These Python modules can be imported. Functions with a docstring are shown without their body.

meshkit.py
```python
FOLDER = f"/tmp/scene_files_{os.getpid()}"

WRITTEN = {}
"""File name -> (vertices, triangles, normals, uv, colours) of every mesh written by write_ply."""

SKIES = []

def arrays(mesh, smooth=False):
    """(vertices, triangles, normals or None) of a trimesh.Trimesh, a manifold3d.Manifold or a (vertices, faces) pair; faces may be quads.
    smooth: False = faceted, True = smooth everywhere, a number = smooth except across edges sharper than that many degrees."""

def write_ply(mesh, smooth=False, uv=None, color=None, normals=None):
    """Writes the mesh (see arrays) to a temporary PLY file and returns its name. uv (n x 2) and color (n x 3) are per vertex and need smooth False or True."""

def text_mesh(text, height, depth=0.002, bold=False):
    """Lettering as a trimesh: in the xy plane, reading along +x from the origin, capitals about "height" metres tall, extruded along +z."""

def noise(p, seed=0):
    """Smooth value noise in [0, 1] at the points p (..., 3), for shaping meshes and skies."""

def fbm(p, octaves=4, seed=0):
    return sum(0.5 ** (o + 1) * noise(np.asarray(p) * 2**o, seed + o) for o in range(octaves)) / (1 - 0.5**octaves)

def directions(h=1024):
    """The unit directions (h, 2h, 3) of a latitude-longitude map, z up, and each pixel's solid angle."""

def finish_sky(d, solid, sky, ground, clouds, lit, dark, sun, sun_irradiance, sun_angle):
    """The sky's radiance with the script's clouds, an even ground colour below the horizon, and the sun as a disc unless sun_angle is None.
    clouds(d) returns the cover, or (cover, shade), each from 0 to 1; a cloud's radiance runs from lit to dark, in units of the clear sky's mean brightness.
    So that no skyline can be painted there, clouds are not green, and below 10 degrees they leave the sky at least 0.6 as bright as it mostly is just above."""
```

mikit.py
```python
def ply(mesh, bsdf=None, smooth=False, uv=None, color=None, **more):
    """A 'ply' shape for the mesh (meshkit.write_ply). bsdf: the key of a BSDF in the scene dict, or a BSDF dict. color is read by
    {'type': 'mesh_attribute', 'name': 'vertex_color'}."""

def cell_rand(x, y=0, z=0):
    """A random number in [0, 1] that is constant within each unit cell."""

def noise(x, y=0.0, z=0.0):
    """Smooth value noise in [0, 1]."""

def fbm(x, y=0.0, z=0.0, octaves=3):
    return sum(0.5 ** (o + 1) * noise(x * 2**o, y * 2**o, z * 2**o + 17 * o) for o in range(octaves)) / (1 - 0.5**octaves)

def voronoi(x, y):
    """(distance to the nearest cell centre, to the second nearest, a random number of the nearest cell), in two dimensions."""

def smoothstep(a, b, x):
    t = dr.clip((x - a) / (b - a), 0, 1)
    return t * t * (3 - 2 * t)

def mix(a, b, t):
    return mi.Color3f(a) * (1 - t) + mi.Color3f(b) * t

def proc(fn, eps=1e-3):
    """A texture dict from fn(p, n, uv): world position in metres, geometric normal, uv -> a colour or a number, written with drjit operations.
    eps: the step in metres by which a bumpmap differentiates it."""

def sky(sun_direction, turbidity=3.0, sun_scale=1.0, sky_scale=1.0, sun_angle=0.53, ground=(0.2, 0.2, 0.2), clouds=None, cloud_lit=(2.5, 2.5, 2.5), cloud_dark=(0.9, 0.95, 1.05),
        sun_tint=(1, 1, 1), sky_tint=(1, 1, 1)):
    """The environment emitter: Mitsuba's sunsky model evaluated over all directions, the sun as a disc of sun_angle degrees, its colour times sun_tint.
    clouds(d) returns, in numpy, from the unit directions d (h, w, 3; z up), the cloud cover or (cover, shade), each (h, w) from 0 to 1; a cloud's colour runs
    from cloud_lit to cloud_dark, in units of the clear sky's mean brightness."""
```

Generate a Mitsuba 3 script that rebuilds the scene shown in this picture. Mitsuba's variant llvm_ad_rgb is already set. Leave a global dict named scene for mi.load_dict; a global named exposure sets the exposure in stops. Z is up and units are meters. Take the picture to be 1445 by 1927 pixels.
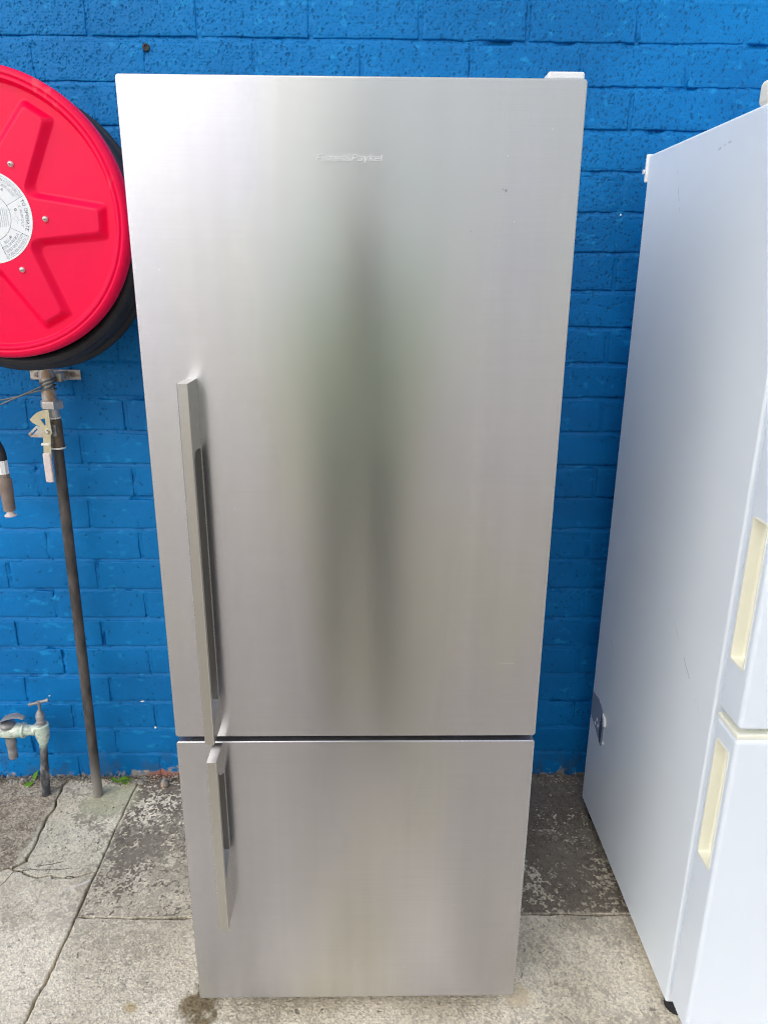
import math, random
import numpy as np
import trimesh
import manifold3d as m3
import drjit as dr
import mitsuba as mi
import shapely.geometry as sg
from shapely import affinity
import mikit, meshkit
from mikit import noise, fbm, voronoi, smoothstep, mix, cell_rand, proc

T = mi.ScalarTransform4f
scene, labels = {}, {}
rng = np.random.default_rng(7)
random.seed(7)

# ------------------------------------------------------------------ camera, sky, exposure
CAM = np.array([0.0077363, -1.8198331, 1.3749817])
FWD = np.array([0.01724239, 0.95266125, -0.30354446])
UP = np.array([-0.00146312, 0.3036133, 0.95279422])
scene['camera'] = {'type': 'perspective', 'fov': 2 * math.degrees(math.atan(1445 / 2 / 1379.826)), 'fov_axis': 'x',
                   'near_clip': 0.01, 'far_clip': 500.0,
                   'to_world': T().look_at(origin=CAM.tolist(), target=(CAM + FWD).tolist(), up=UP.tolist())}


SUN = np.array([-0.58, -0.76, 0.62]) / np.linalg.norm([-0.58, -0.76, 0.62])


def overcast(d):
    """An even bright overcast in broad soft banks, brighter around the veiled sun."""
    s = meshkit.fbm(d * np.array([1.6, 1.6, 2.6]), 4, 3)
    glow = np.clip(d @ SUN, 0, 1) ** 2
    return np.ones(d.shape[:2]), np.clip((s - 0.35) * 1.0 + 0.48 - 0.70 * glow, 0, 1)


scene['sky'] = mikit.sky(SUN.tolist(), turbidity=3, sun_scale=0.36, sun_angle=60, clouds=overcast, sun_tint=(0.84, 0.97, 1.20),
                         cloud_lit=(3.00, 3.18, 3.54), cloud_dark=(1.32, 1.43, 1.66), ground=(0.3, 0.3, 0.28))
exposure = 2.2

GZ = -0.02            # pavement level


# ------------------------------------------------------------------ helpers
def numbered(name):
    if name not in scene:
        return name
    k = 1
    while f'{name}_{k:03d}' in scene:
        k += 1
    return f'{name}_{k:03d}'


def obj(name, mesh, bsdf, parent=None, smooth=False, label=None, **more):
    key = numbered(f'{parent}__{name}' if parent else name)
    scene[key] = mikit.ply(mesh, bsdf, smooth=smooth, **more)
    if label:
        labels[key] = {'label': label}
    return key


def thing(key, label, cat=None, group=None, kind=None):
    labels[key] = {'label': label}
    if cat:
        labels[key]['category'] = cat
    if group:
        labels[key]['group'] = group
    if kind:
        labels[key]['kind'] = kind
    return key


def cat(*ms):
    return trimesh.util.concatenate([trimesh.Trimesh(np.array(m.vertices), np.array(m.faces), process=False) for m in ms])


def man2tri(m):
    k = m.to_mesh()
    return trimesh.Trimesh(np.array(k.vert_properties)[:, :3], np.array(k.tri_verts), process=False)


def tri2man(t):
    return m3.Manifold(m3.Mesh(np.asarray(t.vertices, np.float32), np.asarray(t.faces, np.uint32)))


def box(x0, x1, y0, y1, z0, z1):
    b = trimesh.creation.box((x1 - x0, y1 - y0, z1 - z0))
    b.apply_translation(((x0 + x1) / 2, (y0 + y1) / 2, (z0 + z1) / 2))
    return b


def rbox(x0, x1, y0, y1, z0, z1, r=0.004, seg=16):
    """Rounded box: hull of eight spheres."""
    s = [m3.Manifold.sphere(r, seg).translate((x, y, z)) for x in (x0 + r, x1 - r) for y in (y0 + r, y1 - r) for z in (z0 + r, z1 - r)]
    return m3.Manifold.batch_hull(s)


FACE = np.array([[1, 0, 0, 0], [0, 0, -1, 0], [0, 1, 0, 0], [0, 0, 0, 1.0]])   # local z -> towards the viewer (-y)


def face(mesh, x=0, y=0, z=0):
    m = mesh.copy()
    m.apply_transform(FACE)
    m.apply_translation((x, y, z))
    return m


def extrude(poly, h):
    ps = getattr(poly, 'geoms', [poly])
    return trimesh.util.concatenate([trimesh.creation.extrude_polygon(g, h, engine='earcut') for g in ps])


def yz_extrude(poly, x0, x1):
    """A (y, z) outline pushed along x."""
    m = extrude(poly, x1 - x0)
    v = np.array(m.vertices)
    return trimesh.Trimesh(np.stack([x0 + v[:, 2], v[:, 0], v[:, 1]], 1), m.faces, process=False)


def lathe(profile, n=40, axis='z', at=(0, 0, 0), lean=(0, 0)):
    """profile: (radius, height) pairs; lean: x and y shift per metre of height."""
    m = trimesh.creation.revolve(np.array(profile, float), sections=n)
    v = np.array(m.vertices)
    v[:, 0] += lean[0] * v[:, 2]
    v[:, 1] += lean[1] * v[:, 2]
    if axis == 'x':
        v = v[:, [2, 0, 1]]
    elif axis == '-y':
        v = np.stack([v[:, 0], -v[:, 2], v[:, 1]], 1)
    return trimesh.Trimesh(v + np.array(at), m.faces, process=False)


def tube(points, radius, sides=12, cap=True):
    p = np.asarray(points, float)
    r = np.broadcast_to(radius, (len(p),))
    t = np.gradient(p, axis=0)
    t /= np.linalg.norm(t, axis=1, keepdims=True) + 1e-12
    a = np.zeros_like(t)
    a0 = np.cross(t[0], [0.31, 0.2, 0.93])
    for i in range(len(p)):
        a0 = a0 - t[i] * (a0 @ t[i])
        a0 /= np.linalg.norm(a0) + 1e-12
        a[i] = a0
    b = np.cross(t, a)
    ang = np.arange(sides) * 2 * np.pi / sides
    v = (p[:, None] + r[:, None, None] * (np.cos(ang)[None, :, None] * a[:, None] + np.sin(ang)[None, :, None] * b[:, None])).reshape(-1, 3)
    i, j = np.meshgrid(np.arange(len(p) - 1), np.arange(sides), indexing='ij')
    k = (j + 1) % sides
    q = np.stack([i * sides + j, i * sides + k, (i + 1) * sides + k, (i + 1) * sides + j], -1).reshape(-1, 4)
    f = np.vstack([q[:, [0, 1, 2]], q[:, [0, 2, 3]]])
    if cap:
        n = len(v)
        v = np.vstack([v, p[0], p[-1]])
        s = np.arange(sides)
        f = np.vstack([f, np.stack([s * 0 + n, (s + 1) % sides, s], 1), np.stack([s * 0 + n + 1, s + (len(p) - 1) * sides, (s + 1) % sides + (len(p) - 1) * sides], 1)])
    return trimesh.Trimesh(v, f, process=False)


def spline(pts, n=60):
    from scipy.interpolate import CubicSpline
    pts = np.asarray(pts, float)
    t = np.r_[0, np.cumsum(np.linalg.norm(np.diff(pts, axis=0), axis=1))]
    return CubicSpline(t, pts)(np.linspace(0, t[-1], n))


# ------------------------------------------------------------------ materials
def principled(color, rough=0.5, metallic=0.0, spec=0.5, **kw):
    c = color if isinstance(color, dict) else {'type': 'rgb', 'value': list(color)}
    return {'type': 'twosided', 'b': {'type': 'principled', 'base_color': c, 'roughness': rough, 'metallic': metallic, 'specular': spec, **kw}}


def bumped(inner, fn, scale=1.0, eps=1e-3):
    return {'type': 'twosided', 'b': {'type': 'bumpmap', 'arbitrary': proc(fn, eps), 'scale': scale, 'bsdf': inner['b']}}


# blue masonry paint over rough brick: pores, brush relief, a few chips, bare base
def pores(x, z):
    """Open pores of the brick face, as depth 0..1."""
    d1, _, r1 = voronoi(x * 105 + 0.5 * noise(x * 160, z * 160, 4), z * 85 + 0.6 * noise(x * 150, z * 150, 9))
    d2, _, r2 = voronoi(x * 210 + 31, z * 170 + 7)
    dens = smoothstep(0.42, 0.75, fbm(x * 2.3 + 5, z * 2.3, 1.0)) * 0.50 + 0.06 + 0.42 * smoothstep(1.1, 1.75, z)
    a = (1 - smoothstep(0.12, 0.34, d1)) * dr.select(r1 < dens * 0.55, 1.0, 0.0)
    b = (1 - smoothstep(0.15, 0.40, d2)) * dr.select(r2 < dens * 0.75, 0.6, 0.0)
    return dr.maximum(a, b)


def wall_height(p, n, uv):
    x, z = p.x + 0.5 * p.y, p.z + 0.3 * p.y
    return 0.0011 * fbm(x * 55, z * 55, 2.0) + 0.0006 * noise(x * 210, z * 210, 5.0) - 0.0016 * pores(x, z)


def flaked(x, z):
    """Where the paint has gone at the foot of the wall."""
    edge = -0.012 + 0.055 * smoothstep(0.50, 0.72, fbm(x * 8 + 1, 0.5, 3.0, 4))
    return 1 - smoothstep(edge - 0.012, edge + 0.004, z + 0.05 * (fbm(x * 60, z * 60, 8.0, 4) - 0.5))


CHIPS = [(0.395, 0.575, 0.005, 0.003), (0.462, 0.387, 0.007, 0.0022), (-0.895, 0.252, 0.003, 0.002), (-0.610, 0.146, 0.004, 0.004), (-0.640, 0.230, 0.007, 0.002), (-0.9365, 0.085, 0.004, 0.006), (0.585, 1.520, 0.002, 0.002)]


def wall_color(p, n, uv):
    x, z = p.x, p.z
    c = mix((0.0012, 0.142, 0.41), (0.0020, 0.184, 0.51), smoothstep(0.3, 0.7, fbm(x * 3.1, z * 4.7, 0.5)))
    c = mix(c, (0.012, 0.30, 0.66), 0.55 * smoothstep(0.60, 0.80, fbm(x * 38, z * 60, 3.5)))
    c = mix(c, (0.002, 0.05, 0.16), 0.55 * pores(p.x + 0.5 * p.y, p.z + 0.3 * p.y))  # shade inside the pores painted as a darker blue
    c = c * (1 - 0.16 * smoothstep(0.45, 0.75, fbm(x * 1.7 + 4, z * 2.6, 2.2, 4)))
    grime = (1 - smoothstep(0.0, 0.16, z + 0.10 * fbm(x * 24, z * 9, 4.0))) * smoothstep(0.40, 0.65, fbm(x * 34, z * 20, 6.0))
    c = mix(c, (0.05, 0.085, 0.13), 0.55 * grime)
    for cx, cz, w, h in CHIPS:
        e = dr.square((x - cx) / w) + dr.square((z - cz) / h) + 1.2 * (noise(x * 260, z * 260, 1.0) - 0.5)
        c = mix(c, (0.70, 0.70, 0.70), 1 - smoothstep(0.6, 1.0, e))
    f = flaked(x, z)
    bare = mix((0.20, 0.185, 0.165), (0.42, 0.40, 0.37), fbm(x * 60, z * 60, 1.0))
    red = smoothstep(-0.66, -0.62, x) * (1 - smoothstep(-0.47, -0.43, x)) * (1 - smoothstep(0.004, 0.014, z + 0.02 * fbm(x * 30, z * 30, 1.0)))
    bare = mix(bare, (0.36, 0.13, 0.075), red * 0.9)
    return mix(c, bare, dr.maximum(f, red * 0.9))


scene['masonry_paint'] = bumped(principled(proc(wall_color), 0.48, spec=0.18), wall_height)


# weathered concrete
def concrete_height(p, n, uv):
    x, y = p.x + 0.4 * p.z, p.y + 0.3 * p.z
    d, _, r = voronoi(x * 170, y * 170)
    rough = 1 + 2.2 * (1 - smoothstep(-0.88, -0.84, x)) * smoothstep(-0.40, -0.34, y)
    return rough * (0.0016 * fbm(x * 60, y * 60, 1.0) + 0.0010 * fbm(x * 260, y * 260, 3.0)
                    + 0.0010 * (1 - smoothstep(0.1, 0.5, d)) * dr.select(r < 0.5, 1.0, -0.7))


def concrete_color(p, n, uv):
    x, y = p.x, p.y
    a = fbm(x * 7, y * 7, 1.0, 4)
    c = mix((0.57, 0.505, 0.395), (0.74, 0.665, 0.54), smoothstep(0.3, 0.7, a))
    c = mix(c, (0.55, 0.52, 0.41), 0.6 * smoothstep(0.48, 0.72, fbm(x * 4 + 9, y * 4, 6.0)))
    fine = fbm(x * 230, y * 230, 2.0)
    grain = noise(x * 560, y * 560, 8.0)
    c = c * (0.70 + 0.28 * smoothstep(0.28, 0.72, fine) + 0.34 * grain)
    d, _, r = voronoi(x * 190, y * 190)
    agg = 1 - smoothstep(0.22, 0.42, d)
    c = mix(c, mi.Color3f(0.82, 0.78, 0.70), agg * dr.select(r > 0.84, 0.45, 0.0))
    d2, _, r2 = voronoi(x * 52 + 0.8 * noise(x * 90, y * 90, 3.0), y * 52 + 0.8 * noise(x * 90, y * 90, 6.0))
    c = mix(c, mi.Color3f(0.15, 0.13, 0.105), (1 - smoothstep(0.06, 0.20, d2)) * dr.select(r2 < 0.10, 0.75, 0.0))
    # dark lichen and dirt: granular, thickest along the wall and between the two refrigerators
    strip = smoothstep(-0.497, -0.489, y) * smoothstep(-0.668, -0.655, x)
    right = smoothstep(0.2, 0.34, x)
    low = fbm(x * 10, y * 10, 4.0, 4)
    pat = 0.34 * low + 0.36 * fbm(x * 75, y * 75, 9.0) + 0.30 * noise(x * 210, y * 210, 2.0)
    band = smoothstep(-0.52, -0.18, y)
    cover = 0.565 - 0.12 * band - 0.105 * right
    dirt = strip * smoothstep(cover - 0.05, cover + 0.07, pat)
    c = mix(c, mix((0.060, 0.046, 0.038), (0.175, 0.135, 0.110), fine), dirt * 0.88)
    # grey growth on the other slabs, patchy
    p2 = smoothstep(0.50, 0.64, 0.5 * fbm(x * 8 + 3, y * 8, 7.0, 4) + 0.3 * fbm(x * 80, y * 80, 1.0) + 0.2 * noise(x * 230, y * 230, 5.0))
    c = mix(c, mi.Color3f(0.25, 0.22, 0.175), p2 * (0.42 + 0.36 * smoothstep(-0.40, -0.3, y)))
    # hairline cracks
    wv = 0.012 * (fbm(x * 26, y * 26, 1.0) - 0.5)
    for ka, kb in (((-0.86, -0.352), (-0.735, -0.349)), ((-0.82, -0.340), (-0.76, -0.325)), ((-0.868, -0.355), (-0.885, -0.425)), ((-0.74, -0.376), (-0.70, -0.372))):
        c = mix(c, (0.05, 0.04, 0.03), 0.85 * (1 - smoothstep(0.0006, 0.0018, seg_dist(x + wv, y + wv, ka, kb))))
    # coarse brownish slab in the corner by the tap
    old = (1 - smoothstep(-0.885, -0.865, x + 0.02 * (fbm(y * 20, x * 20, 1.0) - 0.5))) * smoothstep(-0.36, -0.345, y)
    brown = mix((0.17, 0.13, 0.095), (0.50, 0.43, 0.34), smoothstep(0.3, 0.7, 0.4 * fbm(x * 60, y * 60, 5.0) + 0.6 * fbm(x * 240, y * 240, 5.0)))
    c = mix(c, brown, old * 0.85)
    # mossy render spill round the pipe
    sp = (1 - smoothstep(0.05, 0.11, dr.sqrt(dr.square(x + 0.72) + dr.square((y + 0.10) * 1.2)) + 0.05 * (fbm(x * 40, y * 40, 2.0) - 0.5)))
    c = mix(c, mix((0.36, 0.35, 0.22), (0.56, 0.54, 0.40), fine), sp * 0.8)
    # rusty weep by the refrigerator's left foot and a pale yellow one by its right
    k = fbm(x * 60, y * 60, 3.0) - 0.5
    st = 1 - smoothstep(0.022, 0.05, dr.sqrt(dr.square((x + 0.335) * 1.1) + dr.square((y + 0.715) * 0.75)) + 0.05 * k)
    c = mix(c, mi.Color3f(0.15, 0.105, 0.045) * (0.5 + fine), st * 0.88)
    sy = 1 - smoothstep(0.012, 0.04, dr.sqrt(dr.square(x - 0.31) + dr.square(y + 0.70)) + 0.03 * k)
    c = mix(c, mi.Color3f(0.60, 0.47, 0.27), sy * 0.5)
    s3 = 1 - smoothstep(0.006, 0.02, dr.sqrt(dr.square(x + 0.47) + dr.square(y + 0.715)) + 0.02 * k)
    c = mix(c, mi.Color3f(0.46, 0.34, 0.17), s3 * 0.7)
    # drips of white paint
    w = 1 - smoothstep(0.002, 0.006, dr.abs((y + 0.405) - 0.55 * (x + 0.70)) + 0.01 * dr.maximum(0, dr.abs(x + 0.695) - 0.02) * 30 + 0.004 * k)
    return mix(c, mi.Color3f(0.74, 0.72, 0.70), dr.clip(w, 0, 1) * 0.5)


scene['concrete'] = bumped(principled(proc(concrete_color), 0.9, spec=0.25), concrete_height)


def soil_color(p, n, uv):
    return mix((0.035, 0.030, 0.024), (0.12, 0.10, 0.08), fbm(p.x * 90, p.y * 90, p.z * 90))


scene['joint_soil'] = principled(proc(soil_color), 0.95, spec=0.1)


def asphalt_color(p, n, uv):
    return mix((0.36, 0.31, 0.24), (0.46, 0.40, 0.32), fbm(p.x * 0.6, p.y * 0.6, 1.0)) * (0.8 + 0.4 * noise(p.x * 60, p.y * 60))


scene['far_concrete'] = principled(proc(asphalt_color), 0.95, spec=0.15)


def pebble_color(p, n, uv):
    k = cell_rand(p.x * 70, p.y * 70, 3)
    c = mix((0.16, 0.135, 0.105), (0.44, 0.41, 0.36), k)
    c = mix(c, (0.38, 0.19, 0.12), dr.select(k > 0.92, 0.5, 0.0))
    return c * (0.7 + 0.6 * noise(p.x * 220, p.y * 220, p.z * 220))


scene['pebbles'] = principled(proc(pebble_color), 0.9, spec=0.2)


# brushed stainless steel: the grain runs sideways, so reflections are drawn out up and down
def steel_reflect(p, n, uv):
    g = noise(p.x * 12, p.z * 1500, 1.0)
    st = fbm(p.x * 55, p.z * 1.1, 3.0)
    s = fbm(p.x * 9, p.z * 5, 2.0)
    v = (0.985 + 0.05 * (g - 0.5)) * (0.96 + 0.08 * st) * (0.97 + 0.06 * s)
    tint = smoothstep(0.35, 0.65, fbm(p.x * 4.5 + 2, p.z * 1.8, 5.0))
    t = mix((0.590, 0.590, 0.564), (0.580, 0.576, 0.618), tint) * v
    d, _, r = voronoi(p.x * 14, p.z * 14)
    t = mix(t, (0.82, 0.82, 0.84), (1 - smoothstep(0.010, 0.020, d)) * dr.select(r < 0.20, 0.7, 0.0))
    # two dark nicks, and thin bright scratches
    for cx, cz, w in ((0.1906, 1.4905, 0.0022), (0.1445, 1.4385, 0.0016), (0.186, 1.492, 0.001)):
        t = mix(t, (0.16, 0.17, 0.22), 0.6 * (1 - smoothstep(w * 0.5, w, dr.sqrt(dr.square(p.x - cx) + dr.square((p.z - cz) * 0.8)))))
    for a, b in (((0.018, 1.2690), (0.052, 1.2700)), ((0.221, 0.7665), (0.246, 0.7655)), ((0.012, 1.0140), (0.0125, 1.0100)), ((-0.26, 1.575), (-0.215, 1.596))):
        t = mix(t, (0.86, 0.86, 0.86), 0.55 * (1 - smoothstep(0.0004, 0.0011, seg_dist(p.x, p.z, a, b))))
    return t


def steel_au(p, n, uv):
    return 0.016 + 0.036 * fbm(p.x * 5, p.z * 3, 4.0)


def steel_av(p, n, uv):
    return 0.125 + 0.05 * fbm(p.x * 4, p.z * 2, 7.0)


scene['brushed_steel'] = {'type': 'twosided', 'b': {'type': 'roughconductor', 'material': 'none', 'distribution': 'ggx', 'alpha_u': proc(steel_au), 'alpha_v': proc(steel_av),
                                                    'specular_reflectance': proc(steel_reflect)}}
scene['handle_steel'] = principled((0.62, 0.61, 0.59), 0.32, metallic=1.0)
scene['grip_shade'] = principled((0.13, 0.13, 0.135), 0.3, metallic=0.8)  # darker metal tone in place of the shade inside the grips
scene['letter_steel'] = principled((0.74, 0.75, 0.77), 0.3, metallic=0.25)
scene['grey_enamel'] = principled((0.34, 0.345, 0.35), 0.45)
scene['pale_plastic'] = principled((0.66, 0.68, 0.71), 0.35)
scene['black_rubber_foot'] = principled((0.015, 0.015, 0.017), 0.6)
scene['gasket'] = principled((0.018, 0.024, 0.024), 0.6)


def seg_dist(py, pz, a, b):
    dy, dz = b[0] - a[0], b[1] - a[1]
    t = dr.clip(((py - a[0]) * dy + (pz - a[1]) * dz) / (dy * dy + dz * dz), 0, 1)
    return dr.sqrt(dr.square(py - a[0] - t * dy) + dr.square(pz - a[1] - t * dz))


def white_color(p, n, uv):
    c = mix((0.73, 0.79, 0.865), (0.77, 0.825, 0.885), fbm(p.y * 3, p.z * 3, p.x))
    k = fbm(p.y * 90, p.z * 90, 2.0)
    on = dr.select(dr.abs(p.x - 0.5895) < 0.004, 1.0, 0.0)
    for a, b, w, s in (((-0.205, 0.560), (-0.262, 0.515), 0.0012, 0.35), ((-0.60, 0.715), (-0.655, 0.672), 0.0011, 0.32), ((-0.55, 0.75), (-0.70, 0.64), 0.0008, 0.25),
                       ((-0.47, 1.585), (-0.52, 1.592), 0.0020, 0.35), ((-0.30, 1.575), (-0.335, 1.50), 0.0012, 0.25)):
        d = seg_dist(p.y, p.z, a, b)
        c = mix(c, (0.20, 0.20, 0.24), (1 - smoothstep(w * 0.5, w * 1.5, d)) * smoothstep(0.42, 0.56, k) * s * on)
    return c


def white_dents(p, n, uv):
    return 0.0010 * fbm(p.y * 7, p.z * 7, 1.0) + 0.00004 * noise(p.y * 700, p.z * 700, p.x * 700)


scene['white_enamel'] = bumped(principled(proc(white_color), 0.32, spec=0.45), white_dents)
scene['white_door'] = principled((0.735, 0.80, 0.885), 0.28, spec=0.5)
scene['cream_plastic'] = principled((0.83, 0.82, 0.71), 0.4)
scene['cream_cap'] = principled((0.80, 0.77, 0.68), 0.4)
scene['label_film'] = principled((0.30, 0.31, 0.38), 0.25, spec=0.6)
scene['label_dark'] = principled((0.07, 0.08, 0.11), 0.4)
scene['label_paper'] = principled((0.78, 0.80, 0.82), 0.6)

# hose reel, pipes, tap
def red_color(p, n, uv):
    c = mix((0.80, 0.0012, 0.052), (0.92, 0.0018, 0.070), fbm(p.x * 9, p.z * 9, 1.0, 4))
    scuff = smoothstep(0.66, 0.74, fbm(p.x * 60, p.z * 14, 4.0)) * smoothstep(0.5, 0.65, fbm(p.x * 7, p.z * 7, 9.0))
    return mix(c, (0.85, 0.10, 0.14), 0.45 * scuff)


scene['red_enamel'] = principled(proc(red_color), 0.30, spec=0.22)


def rubber_color(p, n, uv):
    return mix((0.012, 0.012, 0.015), (0.034, 0.034, 0.042), fbm(p.x * 30, p.y * 30, p.z * 30))


scene['black_rubber'] = principled(proc(rubber_color), 0.5, spec=0.4)
scene['sticker_white'] = principled((0.76, 0.79, 0.82), 0.4)
scene['print_ink'] = principled((0.03, 0.045, 0.075), 0.6)
scene['print_pale'] = principled((0.20, 0.24, 0.31), 0.6)
scene['chrome'] = {'type': 'twosided', 'b': {'type': 'roughconductor', 'material': 'none', 'alpha': 0.18, 'specular_reflectance': {'type': 'rgb', 'value': [0.80, 0.76, 0.70]}}}
scene['screw_slot'] = principled((0.03, 0.03, 0.03), 0.6)


def old_pipe(p, n, uv):
    f = fbm(p.x * 60, p.y * 60, p.z * 22)
    c = mix((0.030, 0.028, 0.028), (0.115, 0.098, 0.088), 0.15 + 0.7 * smoothstep(0.25, 0.8, f))
    low = 1 - smoothstep(0.02, 0.16, p.z + 0.06 * f)
    return mix(c, (0.30, 0.28, 0.25), low * 0.7)


scene['weathered_pipe'] = bumped(principled(proc(old_pipe), 0.55, spec=0.4), lambda p, n, uv: 0.0008 * fbm(p.x * 120, p.y * 120, p.z * 60))


def tap_pipe(p, n, uv):
    f = fbm(p.x * 90, p.y * 90, p.z * 40)
    c = mix((0.05, 0.052, 0.06), (0.19, 0.19, 0.20), smoothstep(0.35, 0.7, f))
    return mix(c, (0.40, 0.50, 0.44), smoothstep(0.13, 0.15, p.z + 0.02 * (f - 0.5)) * 0.8)


scene['grey_standpipe'] = bumped(principled(proc(tap_pipe), 0.6), lambda p, n, uv: 0.0012 * fbm(p.x * 150, p.y * 150, p.z * 90))


def galv(p, n, uv):
    f = fbm(p.x * 70, p.y * 70, p.z * 70)
    c = mix((0.62, 0.60, 0.57), (0.45, 0.43, 0.40), f)
    rust = smoothstep(0.50, 0.66, fbm(p.x * 55 + 3, p.y * 55, p.z * 38))
    return mix(c, (0.33, 0.17, 0.075), rust * 0.75)


scene['rusty_galvanised'] = principled(proc(galv), 0.42, metallic=0.35, spec=0.5)
scene['zinc_nut'] = principled(proc(lambda p, n, uv: mix((0.50, 0.47, 0.43), (0.62, 0.61, 0.62), fbm(p.x * 50, p.y * 50, p.z * 80))), 0.35, metallic=0.6)
scene['bronze_body'] = principled(proc(lambda p, n, uv: mix((0.085, 0.065, 0.05), (0.20, 0.155, 0.11), fbm(p.x * 80, p.y * 80, p.z * 80))), 0.45, metallic=0.4)
scene['yellow_zinc'] = principled(proc(lambda p, n, uv: mix((0.56, 0.50, 0.33), (0.66, 0.61, 0.44), fbm(p.x * 60, p.y * 60, p.z * 60))), 0.35, metallic=0.45)
scene['pale_sleeve'] = principled(proc(lambda p, n, uv: mix((0.62, 0.52, 0.50), (0.74, 0.66, 0.64), fbm(p.x * 60, p.y * 60, p.z * 60))), 0.5)
scene['thread_tape'] = principled((0.80, 0.79, 0.72), 0.6)
scene['wire_grey'] = principled((0.16, 0.17, 0.18), 0.45, metallic=0.4)
scene['nozzle_brown'] = principled(proc(lambda p, n, uv: mix((0.16, 0.12, 0.10), (0.28, 0.22, 0.19), fbm(p.x * 50, p.y * 50, p.z * 50))), 0.45)
scene['white_plastic'] = principled((0.76, 0.77, 0.79), 0.4)


def verdigris(p, n, uv):
    f = fbm(p.x * 55, p.y * 55, p.z * 55)
    c = mix((0.70, 0.76, 0.66), (0.50, 0.62, 0.52), smoothstep(0.3, 0.7, f))
    return mix(c, (0.26, 0.25, 0.24), smoothstep(0.56, 0.7, fbm(p.x * 90 + 7, p.y * 90, p.z * 90)) * 0.6)


scene['verdigris_brass'] = bumped(principled(proc(verdigris), 0.5, metallic=0.15), lambda p, n, uv: 0.0006 * fbm(p.x * 200, p.y * 200, p.z * 200))
scene['dull_brass'] = principled(proc(lambda p, n, uv: mix((0.16, 0.155, 0.16), (0.42, 0.41, 0.41), fbm(p.x * 70, p.y * 70, p.z * 70))), 0.45, metallic=0.35)
scene['leaf_green'] = {'type': 'principledthin', 'base_color': proc(lambda p, n, uv: mix((0.10, 0.26, 0.03), (0.22, 0.42, 0.06), fbm(p.x * 90, p.y * 90, p.z * 90))), 'roughness': 0.5, 'diff_trans': 0.6}

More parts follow.
